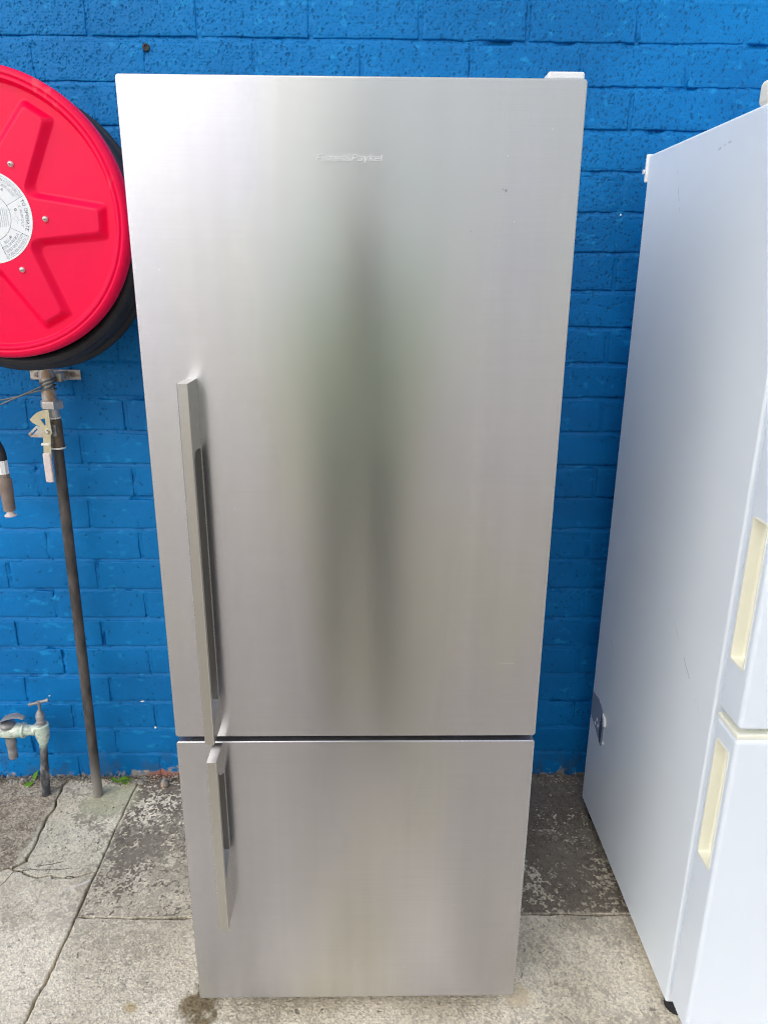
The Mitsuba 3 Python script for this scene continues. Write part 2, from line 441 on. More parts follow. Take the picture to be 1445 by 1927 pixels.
# ------------------------------------------------------------------ the setting: ground and pavement slabs
g = sg.box(-60, -60, 60, 60)
ground = trimesh.Trimesh([[-80, -80, -0.045], [80, -80, -0.045], [80, 80, -0.045], [-80, 80, -0.045]], [[0, 1, 2], [0, 2, 3]], process=False)
scene['ground'] = mikit.ply(ground, 'joint_soil')
labels['ground'] = {'label': 'dark soil bed showing in the joints under the concrete slabs', 'kind': 'structure'}


def noisy_line(pts, amp, step, seed):
    """A polyline resampled and roughened sideways."""
    out = []
    for a, b in zip(pts[:-1], pts[1:]):
        a, b = np.array(a, float), np.array(b, float)
        n = max(1, int(np.linalg.norm(b - a) / step))
        d = (b - a) / np.linalg.norm(b - a)
        nr = np.array([-d[1], d[0]])
        for k in range(n):
            q = a + (b - a) * k / n
            f = meshkit.fbm(np.array([q[0] * 22, q[1] * 22, seed]), 4, 3) - 0.5
            out.append(q + nr * amp * 2 * f * (0 if k == 0 else 1))
    out.append(np.array(pts[-1], float))
    return out


def slab(poly, seed=0, z=GZ, chamfer=0.0022, drop=0.0016):
    """One concrete slab: a top with worn edges and sides going down into the soil."""
    ring = np.array(sg.polygon.orient(poly).exterior.coords)[:-1]
    n = len(ring)
    d = np.roll(ring, -1, 0) - np.roll(ring, 1, 0)
    nrm = np.stack([-d[:, 1], d[:, 0]], 1) / (np.linalg.norm(d, axis=1, keepdims=True) + 1e-9)
    chip = np.clip(meshkit.fbm(np.c_[ring * 38, np.full(n, 3.0 + 7.3 * seed)], 4, 6) - 0.54, 0, 1)[:, None]
    ring = ring + nrm * chip * 0.014
    wob = 0.6 + 0.9 * meshkit.noise(np.c_[ring * 60, np.zeros(n)], 5)[:, None]
    inner = ring + nrm * chamfer * wob
    top, tri = trimesh.creation.triangulate_polygon(sg.Polygon(inner), engine='earcut')
    idx = {tuple(np.round(p, 7)): i for i, p in enumerate(top)}
    v = np.vstack([np.c_[ring, np.full(n, z - drop)], np.c_[ring, np.full(n, z - 0.03)], np.c_[inner, np.full(n, z)]])
    mp = np.array([2 * n + int(np.argmin(np.abs(inner - p).sum(1))) for p in top])
    i = np.arange(n)
    j = (i + 1) % n
    f = np.vstack([mp[tri], np.stack([i, j, 2 * n + j], 1), np.stack([i, 2 * n + j, 2 * n + i], 1), np.stack([n + i, n + j, j], 1), np.stack([n + i, j, i], 1)])
    m = trimesh.Trimesh(v, f, process=False)
    up = np.asarray(m.face_normals)[:len(tri), 2]
    if up.mean() < 0:
        f[:len(tri)] = f[:len(tri)][:, ::-1]
        m = trimesh.Trimesh(v, f, process=False)
    return m


gw = 0.0035
lineA = noisy_line([(-0.874, -0.006), (-0.874, -0.05), (-0.851, -0.322)], 0.010, 0.006, 1)
crackD = noisy_line([(-0.851, -0.322), (-0.8786, -0.348), (-0.905, -0.357), (-1.6, -0.37)], 0.012, 0.006, 2)
crackE = noisy_line([(-0.6672, -0.3585), (-0.765, -0.3777), (-0.83, -0.366), (-0.8786, -0.348)], 0.012, 0.006, 3)
lineB1 = noisy_line([(-0.6687, -0.006), (-0.6687, -0.0645), (-0.6672, -0.3585)], 0.003, 0.008, 4)
lineB2 = noisy_line([(-0.6672, -0.3585), (-0.6655, -0.495)], 0.003, 0.008, 5)
lineB3 = noisy_line([(-0.6655, -0.495), (-0.666, -0.66), (-0.6705, -0.746), (-0.675, -1.5)], 0.004, 0.008, 6)
lineC = noisy_line([(-0.6655, -0.495), (-0.53, -0.499), (0.0, -0.498), (0.36, -0.496), (0.611, -0.5), (1.3, -0.502)], 0.004, 0.008, 7)


def area(*pts):
    p = sg.Polygon([tuple(q) for q in pts])
    p = p if p.is_valid else p.buffer(0)
    p = max(getattr(p, 'geoms', [p]), key=lambda q: q.area)
    return p


def shrink(p, w):
    q = p.buffer(-w, join_style='mitre')
    q = max(getattr(q, 'geoms', [q]), key=lambda s: s.area)
    return sg.Polygon(q.exterior).segmentize(0.006)


S = {
    'a': (area((-1.6, -0.006), *lineA, *crackD), 0.0032, 0.0),
    'b': (area(*lineA, *crackE[::-1], *lineB1[::-1]), 0.0018, -0.001),
    'c': (area(*crackD[::-1], *lineA[-1:], *crackE[::-1][:-1], *lineB2, *lineB3, (-1.6, -1.5)), 0.0032, 0.0005),
    'd': (area(*lineB1, *lineB2, *lineC, (1.3, -0.006)), 0.0020, -0.0015),
    'e': (area(*lineC, (1.3, -1.5), *lineB3[::-1]), 0.0024, 0.0),
}
slab_labels = {'a': 'coarse brown concrete slab under the tap', 'b': 'greyish slab at the foot of the tall pipe', 'c': 'pale slab at the lower left', 'd': 'dark stained slab along the wall behind the refrigerators',
               'e': 'pale slab in front of the refrigerators'}
labels['pavement'] = {'label': 'weathered concrete pavement of large cracked slabs', 'kind': 'structure'}
# spurious corner: crack E meets line A a little short of crack D
for k, (poly, w, dz) in S.items():
    obj('slab', slab(shrink(poly, w), seed=ord(k), z=GZ + dz), 'concrete', 'pavement', label=slab_labels[k])
for i, (x0, x1, y0, y1) in enumerate([(-3.2, -1.604, -1.5, -0.006), (1.304, 3.2, -1.5, -0.006)]):
    obj('slab', slab(sg.box(x0, y0, x1, y1).segmentize(0.2), z=GZ), 'concrete', 'pavement')
yard = [box(-40, 40, -40, -1.506, -0.06, GZ), box(-40, -3.206, -1.5, -0.006, -0.06, GZ), box(3.206, 40, -1.5, -0.006, -0.06, GZ)]
scene['yard'] = mikit.ply(cat(*yard), 'far_concrete')
labels['yard'] = {'label': 'broad concrete yard in front of the wall', 'kind': 'structure'}

# hairline crack ridge through slabs: short dark splits as recessed soil strips are left to the slab joints
# ------------------------------------------------------------------ the painted brick wall
Z0, CH, XP, XPH = -0.0281, 0.086, 0.2371, 0.1103
JT = 0.0095


def project(P):
    P = np.atleast_2d(P) - CAM
    r = np.cross(FWD, UP)
    z = P @ FWD
    return np.stack([1445 / 2 + 1379.826 * (P @ r) / z, 1927 / 2 - 1379.826 * (P @ UP) / z], 1)


def brick_mesh(x0, x1, z0, z1, seed, nx=30, nz=11, relief=0.0011):
    rs = np.random.default_rng(seed)
    w, h = x1 - x0, z1 - z0
    e = 0.003
    us = np.r_[0, e * 0.35, e, np.linspace(e, w - e, nx)[1:-1], w - e, w - e * 0.35, w]
    vs = np.r_[0, e * 0.35, e, np.linspace(e, h - e, nz)[1:-1], h - e, h - e * 0.35, h]
    U, V = np.meshgrid(us, vs)
    du, dv = np.minimum(U, w - U), np.minimum(V, h - V)
    edge = lambda d: e * 0.9 * (1 - np.sqrt(np.clip(1 - (1 - np.clip(d / e, 0, 1)) ** 2, 0, 1)))
    P3 = np.stack([(U + x0) * 30, (V + z0) * 30, np.full_like(U, seed * 0.37)], -1)
    hgt = relief * 2 * (meshkit.fbm(P3 * 0.8, 4, 1) - 0.5) - np.maximum(edge(du), edge(dv))
    # ragged arrises
    wob = (meshkit.fbm(P3 * 1.7, 3, 9) - 0.5)
    near = np.exp(-np.minimum(du, dv) / 0.006)
    hgt -= 0.004 * np.clip(wob * 2 + 0.05, 0, 1) * near
    wx = (meshkit.fbm(P3 * 1.1, 3, 21) - 0.5) * 0.006
    wz = (meshkit.fbm(P3 * 1.1, 3, 33) - 0.5) * 0.006
    X = x0 + U + wx * np.exp(-du / 0.01)
    Z = z0 + V + wz * np.exp(-dv / 0.01)
    hgt += rs.normal(0, 0.0006) + rs.normal(0, 0.004) * (U - w / 2) + rs.normal(0, 0.008) * (V - h / 2)
    nu, nv = len(us), len(vs)
    v = np.stack([X, -hgt, Z], -1).reshape(-1, 3)
    i, j = np.meshgrid(np.arange(nv - 1), np.arange(nu - 1), indexing='ij')
    a = i * nu + j
    q = np.stack([a, a + 1, a + nu + 1, a + nu], -1).reshape(-1, 4)
    rim = np.r_[np.arange(nu), np.arange(1, nv) * nu + nu - 1, (nv - 1) * nu + np.arange(nu - 2, -1, -1), np.arange(nv - 2, 0, -1) * nu]
    b0 = len(v)
    back = v[rim].copy()
    back[:, 1] = 0.012
    v = np.vstack([v, back])
    k = np.arange(len(rim))
    k2 = (k + 1) % len(rim)
    side = np.stack([rim[k], b0 + k, b0 + k2, rim[k2]], 1)
    q = np.vstack([q, side])
    return v, np.vstack([q[:, [0, 1, 2]], q[:, [0, 2, 3]]])


wall = thing('brick_wall', 'brick wall painted glossy bright blue with flaking paint along its foot', 'wall')
fridge_poly = sg.Polygon([(213, 136), (1108, 147), (966, 1876), (378, 1878)]).buffer(-6)
white_poly = sg.Polygon([(1220, 292), (1105, 1525), (1265, 1890), (1300, 1927), (1445, 1927), (1445, 198)]).buffer(-4)
reel_poly = sg.Point(-30, 400).buffer(262)
frame = sg.box(0, 0, 1445, 1927)
hidden = fridge_poly.union(white_poly).union(reel_poly)
rest, seen = [], []
for k in range(0, 34):
    z0, z1 = Z0 + k * CH + JT / 2, Z0 + (k + 1) * CH - JT / 2
    for n in range(-16, 17):
        x0 = XPH + XP * (n + 0.5 * (k % 2)) + JT / 2
        x1 = x0 + XP - JT
        j1, j2 = np.random.default_rng(1000 + k * 50 + n).normal(0, 0.0022, 2)
        j3 = np.random.default_rng(1000 + k * 50 + n + 1).normal(0, 0.0022, 2)[0]
        x0, x1 = x0 + j1, x1 + j3
        dz = 0.0012 * math.sin(n * 0.9 + k)
        pp = sg.Polygon(project([(x0, 0, z0), (x1, 0, z0), (x1, 0, z1), (x0, 0, z1)]))
        near = z1 < 2.2 and abs(x1) < 1.4
        if near and pp.intersection(frame).difference(hidden).area > 60:
            seen.append((k, brick_mesh(x0, x1, z0 + dz, z1 + dz, k * 61 + n + 400)))
        else:
            rest.append(brick_mesh(x0, x1, z0 + dz, z1 + dz, k * 61 + n + 400, nx=3, nz=2))
for k, m in seen:
    obj('brick', m, 'masonry_paint', wall, smooth=55)


def merge_raw(ms):
    vs, fs, o = [], [], 0
    for v, f in ms:
        vs.append(v)
        fs.append(f + o)
        o += len(v)
    return np.vstack(vs), np.vstack(fs)


key = obj('brickwork', merge_raw(rest), 'masonry_paint', wall, smooth=55, label='the rest of the blue painted bricks')
labels[key]['kind'] = 'stuff'
# mortar bed: a lumpy, painted-over sheet a few millimetres behind the faces
xs, zs = np.arange(-1.35, 1.36, 0.006), np.arange(-0.06, 2.12, 0.0055)
X, Z = np.meshgrid(xs, zs)
P3 = np.stack([X, Z, X * 0 + 2.0], -1)
rec = 0.0042 - 0.0034 * np.clip((meshkit.fbm(P3 * 9, 4, 2) - 0.42) * 3, 0, 1) - 0.0016 * (meshkit.fbm(P3 * 70, 3, 5) - 0.5) + 0.001 * (meshkit.fbm(P3 * 3, 2, 8) - 0.5)
deep = np.clip((meshkit.fbm(P3 * np.array([14, 14, 1]), 3, 14) - 0.66) * 8, 0, 1)
rec = rec + 0.010 * deep
hx, hz = -0.5335, 1.815   # the drilled hole near the top
# bed joints slope: flush at the bottom edge, hollow under the brick above
ph = np.mod((Z - Z0) / CH + 0.5, 1.0) - 0.5
rec = rec + 0.0022 * np.clip((ph * CH) / (JT / 2), -1, 1) * (np.abs(ph * CH) < JT)
nzv, nxv = X.shape
i, j = np.meshgrid(np.arange(nzv - 1), np.arange(nxv - 1), indexing='ij')
a = i * nxv + j
q = np.stack([a, a + 1, a + nxv + 1, a + nxv], -1).reshape(-1, 4)
obj('mortar', (np.stack([X, rec, Z], -1).reshape(-1, 3), np.vstack([q[:, [0, 1, 2]], q[:, [0, 2, 3]]])), 'masonry_paint', wall, smooth=True, label='painted-over mortar joints')
obj('dark_hole_cup', lathe([(0, -0.001), (0.0042, -0.001), (0.0046, 0.0015), (0.0075, 0.0012), (0.0082, -0.004)], 24, axis='-y', at=(-0.4794, -0.0012, 1.8477)), 'gasket', wall, smooth=30, label='small shallow cup coloured dark like the shade in a drilled hole, near the top')  # shallow cup, its dark colour stands for shade in a deep hole
obj('backing', cat(box(-4.2, 4.2, 0.016, 0.22, -0.3, 2.92)), 'masonry_paint', wall)

# ------------------------------------------------------------------ loose dirt and chips along the foot of the wall
def rock(c, r, seed):
    s = trimesh.creation.icosphere(1, 1.0)
    v = np.array(s.vertices)
    v *= (0.75 + 0.5 * meshkit.noise(v * 1.7 + seed, seed))[:, None]
    rs = np.random.default_rng(seed)
    v *= np.array([1, rs.uniform(0.6, 1), rs.uniform(0.45, 0.8)]) * r
    a = rs.uniform(0, 6.28)
    v[:, :2] = v[:, :2] @ np.array([[math.cos(a), -math.sin(a)], [math.sin(a), math.cos(a)]])
    return v + np.array(c), np.array(s.faces)


rs = np.random.default_rng(3)
grit = []
for k in range(2600):
    x = rs.uniform(-1.15, -0.30) if k % 4 else rs.uniform(0.26, 0.62)
    y = -abs(rs.normal(0, 0.014)) - 0.002
    grit.append(rock((x, y, GZ + rs.uniform(-0.001, 0.004) * (1 + 2 * max(0, 0.02 + y) / 0.02)), rs.uniform(0.0007, 0.0026) * (1.7 if k % 23 == 0 else 1), k))
for k in range(420):
    x, y = rs.uniform(-1.12, -0.88), -rs.uniform(0.01, 0.34)
    grit.append(rock((x, y, GZ + 0.0002), rs.uniform(0.001, 0.003), 5000 + k))
for k in range(160):
    x, y = rs.uniform(-0.86, -0.34), -rs.uniform(0.01, 0.3)
    grit.append(rock((x, y, GZ), rs.uniform(0.001, 0.0028), 7000 + k))
scene['grit'] = mikit.ply(merge_raw(grit), 'pebbles', smooth=40)
thing('grit', 'loose grit and crumbs of masonry along the foot of the blue wall', 'grit', kind='stuff')
for k, (x, y, r, lab) in enumerate([(-0.655, -0.030, 0.013, 'reddish stone chip right of the green leaves at the wall foot'), (-0.585, -0.036, 0.017, 'largest brown stone chip at the wall foot beside the steel refrigerator'),
                                    (-0.995, -0.022, 0.013, 'grey stone chip at the wall foot, leftmost in the picture')]):
    kk = numbered('stone')
    scene[kk] = mikit.ply(rock((x, y, GZ + 0.004), r, 60 + k), 'pebbles', smooth=40)
    thing(kk, lab, 'stone')


def leaf(c, L, W, az, pitch, curl, seed):
    u = np.linspace(0, 1, 9)
    w = W * np.sin(np.pi * np.clip(u, 0.02, 0.98) ** 0.8)
    rows = []
    for t in (-1, -0.5, 0, 0.5, 1):
        x = u * L
        yv = t * w / 2
        zz = np.abs(t) * w * 0.22 - curl * (u - 0.4) ** 2 * L
        rows.append(np.stack([x, np.broadcast_to(yv, x.shape), zz], 1))
    v = np.array(rows).reshape(-1, 3)
    cp, sp = math.cos(pitch), math.sin(pitch)
    v = v @ np.array([[cp, 0, sp], [0, 1, 0], [-sp, 0, cp]])
    ca, sa = math.cos(az), math.sin(az)
    v = v @ np.array([[ca, sa, 0], [-sa, ca, 0], [0, 0, 1]])
    i, j = np.meshgrid(np.arange(4), np.arange(8), indexing='ij')
    a = i * 9 + j
    q = np.stack([a, a + 1, a + 10, a + 9], -1).reshape(-1, 4)
    return v + np.array(c), np.vstack([q[:, [0, 1, 2]], q[:, [0, 2, 3]]])


for x, y, lab, ls in [(-0.967, -0.020, 'small bright green weed behind the foot of the tap standpipe', [(0.040, 0.022, -2.0, -0.2), (0.030, 0.014, 1.2, 0.9)]),
                      (-0.726, -0.028, 'small flat green weed at the foot of the tall dark pipe', [(0.042, 0.020, 0.3, 0.15), (0.026, 0.012, 2.6, 0.3)]),
                      (-0.694, -0.026, 'round bright green leaf by the slab joint at the wall foot', [(0.034, 0.034, -1.45, 0.55)])]:
    w = numbered('weed')
    k0 = [k for k in scene if k.startswith('weed')]
    w = 'weed' if not k0 else f'weed_{len(set(k.split("__")[0] for k in k0)):03d}'
    thing(w, lab, 'weed')
    for n, (L, W_, az, pt) in enumerate(ls):
        obj('leaf', leaf((x, y, GZ + 0.004), L, W_, az, pt, 0.5, n), 'leaf_green', w, smooth=True)

# ------------------------------------------------------------------ the stainless steel refrigerator
YF, XL, XR, ZT, ZB = -0.7375, -0.3262, 0.2907, 1.6267, 0.030
ZG1, ZG0 = 0.6256, 0.6161


def planar_uv(v):
    return np.stack([v[:, 0] + 0.37 * v[:, 1], v[:, 2] + 0.53 * v[:, 1]], 1)


def door_mesh(x0, x1, z0, z1, yf, yb, corner=0.005, bevel=0.0022, steps=4):
    base = sg.box(x0 + corner, z0 + corner, x1 - corner, z1 - corner)
    rings = []
    for s in range(steps + 1):
        a = s / steps * math.pi / 2
        inset = bevel * (1 - math.sin(a)) if s else bevel
        rings.append((bevel * (1 - math.sin(a)), yf + bevel * (1 - math.cos(a))))
    def ring(inset, y):
        c = corner - inset
        pts = []
        for cx, cz, a0 in ((x1 - corner, z1 - corner, 0), (x0 + corner, z1 - corner, 90), (x0 + corner, z0 + corner, 180), (x1 - corner, z0 + corner, 270)):
            for t in np.linspace(a0, a0 + 90, 6):
                pts.append((cx + c * math.cos(math.radians(t)), y, cz + c * math.sin(math.radians(t))))
        return np.array(pts)
    R = [ring(i, y) for i, y in rings] + [ring(0, yb)]
    n = len(R[0])
    v = np.vstack(R + [R[0].mean(0)[None], R[-1].mean(0)[None]])
    f = []
    i = np.arange(n)
    j = (i + 1) % n
    for k in range(len(R) - 1):
        f += [np.stack([k * n + i, k * n + j, (k + 1) * n + j], 1), np.stack([k * n + i, (k + 1) * n + j, (k + 1) * n + i], 1)]
    c0, c1 = len(R) * n, len(R) * n + 1
    f += [np.stack([i * 0 + c0, j, i], 1), np.stack([i * 0 + c1, (len(R) - 1) * n + i, (len(R) - 1) * n + j], 1)]
    # faces above are wound for +y; turn so that the front looks to -y
    m = trimesh.Trimesh(v, np.vstack(f), process=False)
    if m.volume < 0:
        m.invert()
    return m


def facet_uv(key_name, mesh, bsdf, parent, label=None):
    """Faceted with own uv per face corner, so that the brushed grain keeps its direction."""
    v, f = np.array(mesh.vertices), np.array(mesh.faces)
    vv = v[f.ravel()]
    ff = np.arange(len(vv)).reshape(-1, 3)
    return obj(key_name, (vv, ff), bsdf, parent, smooth=False, label=label, uv=planar_uv(vv))


fr = thing('steel_refrigerator', 'tall brushed stainless steel refrigerator with freezer door below, standing against the blue wall', 'refrigerator')
obj('cabinet', man2tri(rbox(XL + 0.004, XR - 0.004, -0.672, -0.09, 0.012, 1.612, 0.006)), 'grey_enamel', fr, smooth=30)
ud = facet_uv('upper_door', door_mesh(XL, XR, ZG1, ZT, YF, -0.682), 'brushed_steel', fr, 'tall upper steel door with dark reflections')
ld = facet_uv('freezer_door', door_mesh(XL, XR, ZB, ZG0, YF, -0.682), 'brushed_steel', fr, 'lower steel freezer door')
obj('door_gasket', box(XL + 0.014, XR - 0.014, -0.6818, -0.6722, 0.05, 1.60), 'gasket', fr)
obj('added_dark_plinth', box(XL + 0.02, XR - 0.02, -0.700, -0.6725, GZ + 0.008, 0.0285), 'gasket', fr)  # black box added so the gap under the door looks shaded
for x in (XL + 0.05, XR - 0.05):
    for y in (-0.63, -0.14):
        obj('foot', lathe([(0, GZ), (0.02, GZ), (0.02, GZ + 0.012), (0.012, GZ + 0.016), (0.012, 0.0122), (0, 0.0122)], 20, at=(x, y, 0)), 'black_rubber_foot', fr, smooth=30)
hc = rbox(0.2400, 0.2890, -0.728, -0.66, 1.6270, 1.6372, 0.0035)
obj('hinge_cover', man2tri(hc), 'pale_plastic', fr, smooth=35, label='pale plastic hinge cover on top at the right corner')


def handle(z0, z1, h0, h1, slant_low):
    """Blade handle seen from the side in (y, z): a long grip opening with a scooped end."""
    yb, yo = YF - 0.0002, -0.7932
    out = sg.Polygon([(yb, z0), (yo, z0), (yo, z1), (yb, z1)])
    t = np.linspace(0, 1, 10)
    yi = -0.7835
    arc = [(yi + (YF - 0.0035 - yi) * (s ** 1.6), (h0 + 0.034 * s if slant_low else h1 - 0.034 * s)) for s in t]
    if slant_low:
        hole = sg.Polygon(arc + [(YF - 0.0035, h1 - 0.004), (YF - 0.014, h1), (yi + 0.010, h1), (yi, h1 - 0.010)])
    else:
        hole = sg.Polygon([(yi, h0 + 0.010), (yi + 0.004, h0), (YF - 0.0035, h0 + 0.03)] + arc[::-1])
    return out.difference(hole.buffer(0))


def chamfer_yz(poly, x0, x1):
    return yz_extrude(poly, x0, x1)


for door, prof, x1 in ((ud, (0.6483, 1.2341, 0.668, 1.134, True), -0.2477), (ld, (0.2596, 0.6141, 0.362, 0.590, False), -0.2467)):
    z0, z1 = prof[:2]
    cc = 0.0009
    blade = m3.Manifold.extrude(m3.CrossSection([[(-0.2626 + cc, -0.7932), (x1 - cc, -0.7932), (x1, -0.7932 + cc), (x1, -0.7377), (-0.2626, -0.7377), (-0.2626, -0.7932 + cc)]]), z1 - z0).translate((0, 0, z0))
    solid = sg.Polygon([(YF - 0.0002, z0), (-0.7932, z0), (-0.7932, z1), (YF - 0.0002, z1)])
    pocket = blade - tri2man(yz_extrude(solid.difference(handle(*prof)).buffer(0), -0.2604, x1 + 0.01))
    facet_uv('handle', man2tri(pocket), 'handle_steel', door)
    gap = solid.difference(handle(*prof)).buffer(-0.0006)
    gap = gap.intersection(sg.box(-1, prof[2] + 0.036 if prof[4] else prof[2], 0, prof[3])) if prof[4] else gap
    obj('grip_shade_panel', yz_extrude(gap, -0.2603, -0.2597), 'grip_shade', door, label='added dark panel standing for the shade inside the handle grip')  # thin panel added to darken the grip pocket as shade would

t = meshkit.text_mesh('Fisher&Paykel', 0.0080, 0.0013, bold=False)
v = np.array(t.vertices)
v[:, 0] += 0.24 * v[:, 1]
sx = 0.0891 / (v[:, 0].max() - v[:, 0].min())
v[:, 0] = (v[:, 0] - v[:, 0].min()) * sx
tm = trimesh.Trimesh(v, t.faces, process=False)
obj('lettering', face(tm, -0.0669, YF - 0.0001, 1.5255), 'letter_steel', ud, label='raised slanted maker lettering')

# ------------------------------------------------------------------ the white refrigerator
WX, WR = 0.5895, 1.20
wf = thing('white_refrigerator', 'old white enamelled refrigerator with cream handle recesses, cut by the right edge', 'refrigerator')
obj('cabinet', man2tri(rbox(WX, WR, -0.744, -0.137, 0.0150, 1.6258, 0.005)), 'white_enamel', wf, smooth=30, label='scuffed white side panel and cabinet')


def white_door(z0, z1, recess):
    d = rbox(WX - 0.0005, WR, -0.8295, -0.7565, z0, z1, 0.007, 24)
    h0, h1 = recess
    cut = rbox(WX - 0.03, WX + 0.020, -0.8115, -0.7715, h0, h1, 0.004)
    tray = rbox(WX - 0.03, WX + 0.0230, -0.8145, -0.7685, h0 - 0.003, h1 + 0.003, 0.005)
    return man2tri(d - tray), man2tri((tray - cut) ^ m3.Manifold.cube((0.03, 0.2, 3)).translate((WX - 0.0013, -0.9, 0)))


for nm, z0, z1, rc, lab in (('upper_door', 0.6965, 1.626, (0.7955, 1.0325), 'tall upper white door'), ('lower_door', 0.045, 0.6770, (0.4095, 0.6415), 'lower white door')):
    d, tray = white_door(z0, z1, rc)
    k = obj(nm, d, 'white_door', wf, smooth=30, label=lab)
    obj('handle_recess', tray, 'cream_plastic', k, smooth=30, label='cream plastic grip recess in the side of the door')
    obj('gasket', box(WX + 0.012, WR - 0.012, -0.7562, -0.7442, z0 + 0.012, z1 - 0.012), 'white_plastic', wf)
obj('door_trim', man2tri(rbox(WX + 0.001, WR - 0.001, -0.826, -0.757, 0.6765, 0.6860, 0.003)), 'cream_plastic', wf, smooth=30, label='cream trim strip between the two doors')
obj('hinge_cover', man2tri(rbox(WX + 0.004, WX + 0.085, -0.815, -0.577, 1.6262, 1.6625, 0.008)), 'cream_cap', wf, smooth=30, label='cream hinge cover on top')
obj('corner_bracket', cat(man2tri(rbox(WX - 0.004, WX + 0.02, -0.1368, -0.128, 1.573, 1.628, 0.003)), lathe([(0, 0), (0.005, 0), (0.004, 0.003), (0, 0.004)], 16, axis='x', at=(WX - 0.0085, -0.1325, 1.594))), 'white_plastic', wf, smooth=30)
for x in (WX + 0.035, WR - 0.05):
    for y in (-0.72, -0.18):
        obj('foot', lathe([(0, GZ), (0.024, GZ), (0.024, GZ + 0.016), (0.014, GZ + 0.022), (0.014, 0.0148), (0, 0.0148)], 20, at=(x, y, 0)), 'black_rubber_foot', wf, smooth=30)


def side_sheet(pts, thick, x=WX):
    m = yz_extrude(sg.Polygon(pts).buffer(0), x - thick, x - 0.0003)
    return m


st = obj('sticker', side_sheet([(-0.1435, 0.3500), (-0.1950, 0.3560), (-0.2440, 0.3410), (-0.2480, 0.262), (-0.2380, 0.248), (-0.2050, 0.262), (-0.1440, 0.283)], 0.0012), 'label_film', wf, label='torn grey rating sticker near the back edge')
obj('torn_flap', side_sheet([(-0.237, 0.343), (-0.252, 0.337), (-0.258, 0.318), (-0.247, 0.313), (-0.241, 0.325)], 0.0040), 'label_paper', st)
obj('dark_strip', side_sheet([(-0.226, 0.335), (-0.237, 0.333), (-0.236, 0.257), (-0.227, 0.254), (-0.218, 0.28)], 0.0018), 'label_dark', st)
for y, z in ((-0.185, 0.281), (-0.208, 0.288), (-0.252, 0.266), (-0.197, 0.299)):
    obj('paper_scrap', side_sheet(sg.Point(y, z).buffer(0.0042).exterior.coords, 0.0022), 'label_paper', st)

# ------------------------------------------------------------------ the fire hose reel
RX, RZ, RY = -0.7170, 1.4810, -0.300
reel = thing('fire_hose_reel', 'bright red fire hose reel with black hose on the blue wall, at left edge', 'hose reel')


def smax(a, b, k):
    h = np.clip(0.5 + 0.5 * (a - b) / k, 0, 1)
    return b * (1 - h) + a * h + k * h * (1 - h)


def smin(a, b, k):
    return -smax(-a, -b, k)


def disc_height(r, th):
    """Pressed steel side plate: raised hub and six raised arms, rolled rim."""
    x, z = r * np.cos(th), r * np.sin(th)
    d = r - 0.094
    for k in range(6):
        a = math.radians(-1.5 + 60 * k)
        u, w = x * math.cos(a) + z * math.sin(a), -x * math.sin(a) + z * math.cos(a)
        half = 0.0415 + (0.0255 - 0.0415) * np.clip((u - 0.09) / 0.125, -0.7, 1.2)
        arm = smax(smax(np.abs(w) - half, u - 0.2135, 0.008), -u, 0.01)
        d = smin(d, arm, 0.012)
    ramp = np.clip(0.5 - d / 0.0130, 0, 1)
    ramp = ramp * ramp * (3 - 2 * ramp) * 0.35 + ramp * 0.65
    h = 0.0135 * ramp
    t = np.clip((r - 0.2345) / 0.0065, 0, 1)
    roll = 0.0125 * t * t * (3 - 2 * t)
    e = np.clip((r - 0.250) / 0.013, 0, 1)
    roll = roll - 0.014 * (1 - np.sqrt(np.clip(1 - e ** 2, 0, 1)))
    groove = 0.0022 * np.exp(-((r - 0.2475) / 0.0016) ** 2)
    return h * (r < 0.2345) + roll * (r >= 0.2345) - groove


def polar_disc(R, rs, nth, fn, back=-0.004):
    th = np.arange(nth) * 2 * np.pi / nth
    Rr, Th = np.meshgrid(rs, th, indexing='ij')
    Hh = fn(Rr, Th)
    v = np.stack([Rr * np.cos(Th), Rr * np.sin(Th), Hh], -1).reshape(-1, 3)
    i, j = np.meshgrid(np.arange(len(rs) - 1), np.arange(nth), indexing='ij')
    a, b = i * nth + j, i * nth + (j + 1) % nth
    q = np.stack([a, a + nth, b + nth, b], -1).reshape(-1, 4)
    n = len(v)
    edge = v[-nth:].copy()
    edge[:, 2] = back - 0.010
    edge2 = edge.copy()
    edge2[:, :2] *= (R - 0.012) / R
    cb = np.array([[0, 0, back - 0.010]])
    v = np.vstack([v, edge, cb])
    k = np.arange(nth)
    k2 = (k + 1) % nth
    q = np.vstack([q, np.stack([n - nth + k, n + k, n + k2, n - nth + k2], 1)])
    f = np.vstack([q[:, [0, 1, 2]], q[:, [0, 2, 3]], np.stack([k * 0 + n + nth, n + k2, n + k], 1)])
    return trimesh.Trimesh(v, f, process=False)


